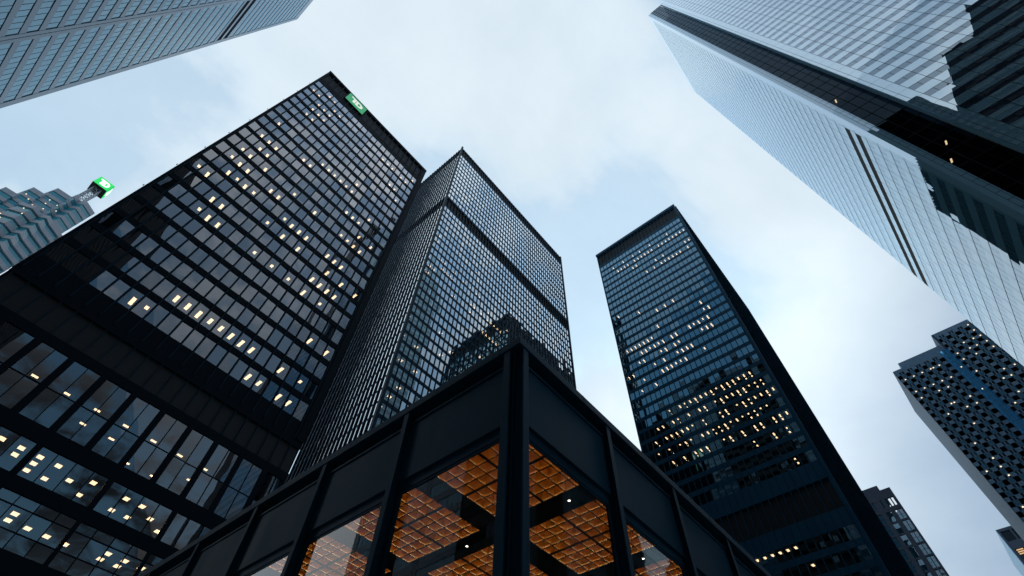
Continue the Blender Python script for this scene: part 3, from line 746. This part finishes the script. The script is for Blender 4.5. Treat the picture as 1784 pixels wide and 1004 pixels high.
# ------------------------------------------------------------------ glass pavilion
PX, PY = 4.72, 3.97
BAY = 2.78
tp = thing('glass_pavilion', 'single storey black steel pavilion in the foreground with glass walls and glowing amber coffered ceiling', 'pavilion', (PX, PY, 0))
NB = 10
x_end, y_end = 4.91+BAY*NB, 4.29+BAY*NB
cap = MB()
cap.box(PX-.02, x_end+.2, PY-.02, PY+.5, 8.84, 9.04); cap.box(PX-.02, PX+.5, PY+.502, y_end+.2, 8.84, 9.04)
cap.box(x_end-.3, x_end+.2, PY+.502, y_end+.2, 8.84, 9.04); cap.box(PX+.502, x_end-.302, y_end-.3, y_end+.2, 8.84, 9.04)
co = cap.build('roof_cap', M['pav_steel'], tp)
bv = co.modifiers.new('bevel', 'BEVEL'); bv.width = 0.012; bv.segments = 2; bv.limit_method = 'ANGLE'
for k in range(1, NB+1):
    yk, xk = 4.29+BAY*k-.9, 4.91+BAY*k-.9
    m = MB(); m.box(PX-.0235, PX-.0205, yk, yk+.012, 8.842, 9.038); m.build('cap_joint', M['louvre'], tp)
    m = MB(); m.box(xk, xk+.012, PY-.0235, PY-.0205, 8.842, 9.038); m.build('cap_joint', M['louvre'], tp)
m = MB(); m.box(PX+.3, x_end-.1, PY+.3, y_end-.1, 8.60, 8.86); m.build('roof', M['beam'], tp)
# fascia panels between pilasters
fl = Face((PX, 0, 0), (0, 1, 0), (-1, 0, 0)); fr = Face((0, PY, 0), (1, 0, 0), (0, -1, 0))
def part(face, boxes, name, mat, bevel=0.0):
    m = MB()
    for b in boxes: face.box(m, *b)
    o = m.build(name, mat, tp)
    if bevel:
        bv = o.modifiers.new('bevel', 'BEVEL'); bv.width = bevel; bv.segments = 2; bv.limit_method = 'ANGLE'
    return o
for face, c0 in ((fl, 4.29), (fr, 4.91)):
    for k in range(NB+1):
        c = c0 + BAY*k
        part(face, [(c-.075, c+.075, 0.02, 8.838, -0.03, 0.0), (c-.018, c+.018, 0.02, 8.83, -0.235, -0.0302), (c-.075, c+.075, 0.02, 8.83, -0.262, -0.236)], 'pilaster', M['pav_steel'], 0.006)
        if k < NB:
            a, b = c+.076, c+BAY-.076
            part(face, [(c+.02, c+BAY-.02, 7.215, 8.64, -0.16, -0.13), (c+.02, c+BAY-.02, 8.56, 8.62, -0.128, -0.10)], 'fascia_panel', M['pav_steel'], 0.004)
            part(face, [(a-.05, b+.05, 7.212, 7.26, -0.32, -0.131), (a, b, 7.03, 7.211, -0.25, -0.19), (a, a+.06, 0.1, 7.028, -0.25, -0.19), (b-.06, b, 0.1, 7.028, -0.25, -0.19), (a, b, 0.02, 0.098, -0.26, -0.18), (a+.062, b-.062, 6.98, 7.028, -0.235, -0.205)], 'window_frame', M['pav_steel'])
            m = MB(); m.poly(face.pane(a+.03, b-.03, 0.1, 7.03, -0.222, 0.0006)); m.build('window', M['clear_glass'], tp)
# back walls (away from the camera)
m = MB(); m.box(x_end-.1, x_end, PY+.5, y_end, 7.1, 8.6); m.box(PX+.5, x_end-.11, y_end-.1, y_end, 7.1, 8.6); m.build('rear_fascia', M['pav_steel'], tp)
m = MB(); m.box(PX+.20, PX+.30, PY+.20, PY+.30, 0.02, 8.58); m.build('corner_post', M['beam'], tp)
# amber coffers : a bank of 8 x 8 cells in each bay
CZ, CELL, CD = 7.48, 0.2775, 0.272
bx, by = 5.107, 4.385
bm = MB()
bm.box(PX+.30, x_end-.11, PY+.30, y_end-.11, CZ+CD+.08, 8.59)
GAP = BAY - 8*CELL
for i in range(-1, NB):
    a = bx + BAY*i + 8*CELL; b = a + GAP
    if i == -1: a = PX+.31
    if i == NB-1: b = x_end-.12
    bm.box(a, b, PY+.31, y_end-.12, CZ, CZ+CD+.07)
for j in range(-1, NB):
    a = by + BAY*j + 8*CELL; b = a + GAP
    if j == -1: a = PY+.32
    if j == NB-1: b = y_end-.13
    for i in range(NB):
        bm.box(bx+BAY*i+.0005, bx+BAY*i+8*CELL-.0005, a, b, CZ+.004, CZ+CD+.069)
bm.build('ceiling_beam', M['beam'], tp)
coffer, bars, glowm = MB(), MB(), MB()
W8 = 8*CELL
for k in range(9):
    t = 0.007
    p = min(max(k*CELL, t), W8-t)
    coffer.box(p-t*.5, p+t*.5, 0.004, W8-.004, 0.012, CD); coffer.box(0.005, W8-.005, p-t*.5, p+t*.5, 0.0125, CD-.0005)
    w = 0.026 if k == 4 else 0.009
    bars.box(p-w, p+w, 0.003, W8-.003, -0.008, 0.0115); bars.box(0.003, W8-.003, p-w, p+w, -0.006, 0.0112)
coffer.quad((0.002, 0.002, CD+.004), (0.002, W8-.002, CD+.004), (W8-.002, W8-.002, CD+.004), (W8-.002, 0.002, CD+.004))
for i in range(8):
    for j in range(8):
        cx, cy, r = (i+.5)*CELL, (j+.5)*CELL, 0.011
        glowm.poly([(cx+r*math.cos(k*math.pi/3), cy-r*math.sin(k*math.pi/3), CD-.03) for k in range(6)])
for k in range(9):  # added upward glow strips, hidden by the bars, to brighten the cell walls
    p = min(max(k*CELL, .007), W8-.007)
    for sgn in (-1, 1):
        if (k == 0 and sgn < 0) or (k == 8 and sgn > 0): continue
        a, b = sorted((p+sgn*.0045, p+sgn*.0085))
        for q in range(8):
            c0, c1 = q*CELL+.02, (q+1)*CELL-.02
            glowm.quad((a, c0, .0121), (b, c0, .0121), (b, c1, .0121), (a, c1, .0121))
            glowm.quad((c0, a, .0119), (c1, a, .0119), (c1, b, .0119), (c0, b, .0119))
oc = coffer.build('ceiling_coffer', M['amber']); ob = bars.build('coffer_grid', M['coffer_edge']); ol = glowm.build('bulb_and_fill_strip', M['coffer_bulb_and_fill'])
first = True
for i in range(NB):
    for j in range(NB):
        tri = (oc, ob, ol) if first else (oc.copy(), ob.copy(), ol.copy())
        if not first:
            for o in tri: COL.objects.link(o)
        first = False
        tri[0].parent = tp; tri[0].location = (bx+BAY*i-PX, by+BAY*j-PY, CZ)
        for o in tri[1:]: o.parent = tri[0]; o.location = (0, 0, 0)
# small downlights in the beams
for i in range(1, 6):
    for j in range(6):
        for q in (0.3, 0.8):
            m = MB(); cx, cy = bx+BAY*i-GAP/2, by+BAY*j+W8*q
            m.poly([(cx+.028*math.cos(2*math.pi*k/10), cy+.028*math.sin(2*math.pi*k/10), CZ-.004) for k in range(10)])
            if random.random() < 0.45: m.build('downlight', M['white_lamp'], tp)
m = MB(); m.box(PX+.3, x_end, PY+.3, y_end, 0.02, 0.06); m.build('floor', M['beam'], tp)

# ------------------------------------------------------------------ ground
g = MB(); g.quad((-2500, -2500, 0), (2500, -2500, 0), (2500, 2500, 0), (-2500, 2500, 0))
go = g.build('plaza_paving', M['paving']); go['kind'] = 'structure'

# ------------------------------------------------------------------ sky and light
w = bpy.data.worlds.new('World'); S.world = w; w.use_nodes = True
nt = w.node_tree; nt.nodes.clear()
N = nt.nodes.new; L = nt.links.new
out = N('ShaderNodeOutputWorld'); bg = N('ShaderNodeBackground'); L(bg.outputs[0], out.inputs['Surface'])
SUN_AZ, SUN_EL = math.radians(62), math.radians(34)
sky = N('ShaderNodeTexSky'); sky.sky_type = 'NISHITA'; sky.sun_disc = False
sky.sun_elevation = SUN_EL; sky.sun_rotation = SUN_AZ; sky.air_density = 1.2; sky.dust_density = 0.6; sky.ozone_density = 2.0
tc = N('ShaderNodeTexCoord')
sep = N('ShaderNodeSeparateXYZ'); L(tc.outputs['Generated'], sep.inputs[0])
def math_(op, a, b=None, clamp=False, c=None):
    n = N('ShaderNodeMath'); n.operation = op; n.use_clamp = clamp
    for i, v in enumerate((a, b, c)):
        if v is None: continue
        if isinstance(v, (int, float)): n.inputs[i].default_value = v
        else: L(v, n.inputs[i])
    return n.outputs[0]
zz = math_('ADD', math_('MAXIMUM', sep.outputs['Z'], 0.0), 0.22)
cx = math_('DIVIDE', sep.outputs['X'], zz); cy = math_('DIVIDE', sep.outputs['Y'], zz)
cmb = N('ShaderNodeCombineXYZ'); L(cx, cmb.inputs[0]); L(cy, cmb.inputs[1])
def noise(scale, detail, rough, off, dist=0.0):
    mp = N('ShaderNodeMapping'); mp.inputs['Location'].default_value = off; L(cmb.outputs[0], mp.inputs['Vector'])
    n = N('ShaderNodeTexNoise'); n.inputs['Scale'].default_value = scale; n.inputs['Detail'].default_value = detail; n.inputs['Roughness'].default_value = rough
    n.inputs['Distortion'].default_value = dist
    L(mp.outputs[0], n.inputs['Vector']); return n.outputs['Fac']
def lobe(d, lo, hi):
    v = Vector(d).normalized()
    dp = N('ShaderNodeVectorMath'); dp.operation = 'DOT_PRODUCT'; dp.inputs[1].default_value = v; L(tc.outputs['Generated'], dp.inputs[0])
    mr = N('ShaderNodeMapRange'); mr.interpolation_type = 'SMOOTHSTEP'; mr.inputs['From Min'].default_value = lo; mr.inputs['From Max'].default_value = hi
    L(dp.outputs['Value'], mr.inputs['Value']); return mr.outputs['Result']
n1 = noise(1.5, 8, 0.55, (3.1, 1.7, 0), 0.3)
n2 = noise(3.2, 6, 0.6, (7.3, 2.2, 0), 0.2)
n1s = N('ShaderNodeMapRange'); n1s.interpolation_type = 'SMOOTHSTEP'; n1s.inputs['From Min'].default_value = 0.40; n1s.inputs['From Max'].default_value = 0.60; L(n1, n1s.inputs['Value'])
back = lobe((0.1, -0.75, 0.8), 0.76, 0.96)
clear = lobe((-0.6, 0.22, 0.78), 0.915, 0.985)
dark_back = lobe((0.0, -1.0, 0.2), 0.86, 0.97)  # low rear sky darkened, standing in for buildings across the street
cover = math_('SUBTRACT', math_('ADD', n1, math_('MULTIPLY', clear, -0.26)), math_('MULTIPLY', back, 0.11))
mask = N('ShaderNodeMapRange'); mask.interpolation_type = 'SMOOTHSTEP'; mask.inputs['From Min'].default_value = 0.30; mask.inputs['From Max'].default_value = 0.52
L(cover, mask.inputs['Value'])
veil = math_('MULTIPLY', math_('SUBTRACT', 1.0, clear), math_('SUBTRACT', 0.78, math_('MULTIPLY', back, 0.5)))
mask_out = math_('MAXIMUM', mask.outputs['Result'], veil)
glow = lobe((1.0, 0.10, 0.68), 0.90, 0.998)
dim = lobe((0.88, -0.40, 0.24), 0.80, 0.955)
bright = math_('ADD', 0.84, math_('MULTIPLY', n2, 0.18))
bright = math_('ADD', bright, math_('MULTIPLY', glow, 0.20))
bright = math_('SUBTRACT', bright, math_('MULTIPLY', dark_back, 0.70))
bright = math_('SUBTRACT', bright, math_('MULTIPLY', back, math_('MULTIPLY', n1, 0.35)))
tint = N('ShaderNodeMix'); tint.data_type = 'RGBA'
tint.inputs[6].default_value = (0.60, 0.80, 0.98, 1); tint.inputs[7].default_value = (0.84, 0.95, 1.02, 1)
L(math_('ADD', math_('MULTIPLY', n2, 0.6), math_('MULTIPLY', n1s.outputs['Result'], 0.55), True), tint.inputs[0])
cl = N('ShaderNodeMix'); cl.data_type = 'RGBA'; cl.blend_type = 'MULTIPLY'; cl.inputs[0].default_value = 1.0
L(tint.outputs[2], cl.inputs[6])
cb = N('ShaderNodeCombineXYZ')
for i, kd in enumerate((0.62, 0.55, 0.45)): L(math_('SUBTRACT', bright, math_('MULTIPLY', dim, kd)), cb.inputs[i])
L(cb.outputs[0], cl.inputs[7])
# the Background strength is 0.1, so clouds are scaled by 10
cs = N('ShaderNodeVectorMath'); cs.operation = 'SCALE'; cs.inputs['Scale'].default_value = 10.0; L(cl.outputs[2], cs.inputs[0])
ss = N('ShaderNodeVectorMath'); ss.operation = 'MULTIPLY'; ss.inputs[1].default_value = (1.6, 2.2, 2.1); L(sky.outputs[0], ss.inputs[0])
n3 = noise(7.0, 5, 0.6, (2.3, 9.1, 0), 0.4)
n3s = N('ShaderNodeMapRange'); n3s.interpolation_type = 'SMOOTHSTEP'; n3s.inputs['From Min'].default_value = 0.42; n3s.inputs['From Max'].default_value = 0.62; L(n3, n3s.inputs['Value'])
mb = N('ShaderNodeMix'); L(back, mb.inputs[0]); L(mask_out, mb.inputs[2]); L(n3s.outputs['Result'], mb.inputs[3])
warm = N('ShaderNodeMix'); warm.data_type = 'RGBA'; warm.blend_type = 'MULTIPLY'; L(back, warm.inputs[0]); L(cs.outputs[0], warm.inputs[6]); warm.inputs[7].default_value = (1.03, 1.0, 1.02, 1)
mx = N('ShaderNodeMix'); mx.data_type = 'RGBA';
L(mb.outputs[0], mx.inputs[0]); L(ss.outputs[0], mx.inputs[6]); L(warm.outputs[2], mx.inputs[7])
L(mx.outputs[2], bg.inputs['Color']); bg.inputs['Strength'].default_value = 0.1

sd_ = bpy.data.lights.new('sun', 'SUN'); sd_.energy = 0.5; sd_.angle = math.radians(178); sd_.color = (1.0, 0.96, 0.90)
so = bpy.data.objects.new('sun', sd_); COL.objects.link(so)
sdir = Vector((math.sin(SUN_AZ)*math.cos(SUN_EL), math.cos(SUN_AZ)*math.cos(SUN_EL), math.sin(SUN_EL)))
so.rotation_euler = sdir.to_track_quat('Z', 'Y').to_euler(); so.location = (0, 0, 400)

S.view_settings.view_transform = 'Standard'; S.view_settings.look = 'None'; S.view_settings.exposure = 0.0; S.view_settings.gamma = 1.0
S.cycles.max_bounces = 10; S.cycles.transparent_max_bounces = 16; S.cycles.glossy_bounces = 5; S.cycles.diffuse_bounces = 3
S.cycles.sample_clamp_indirect = 6
S.cycles.use_denoising = True
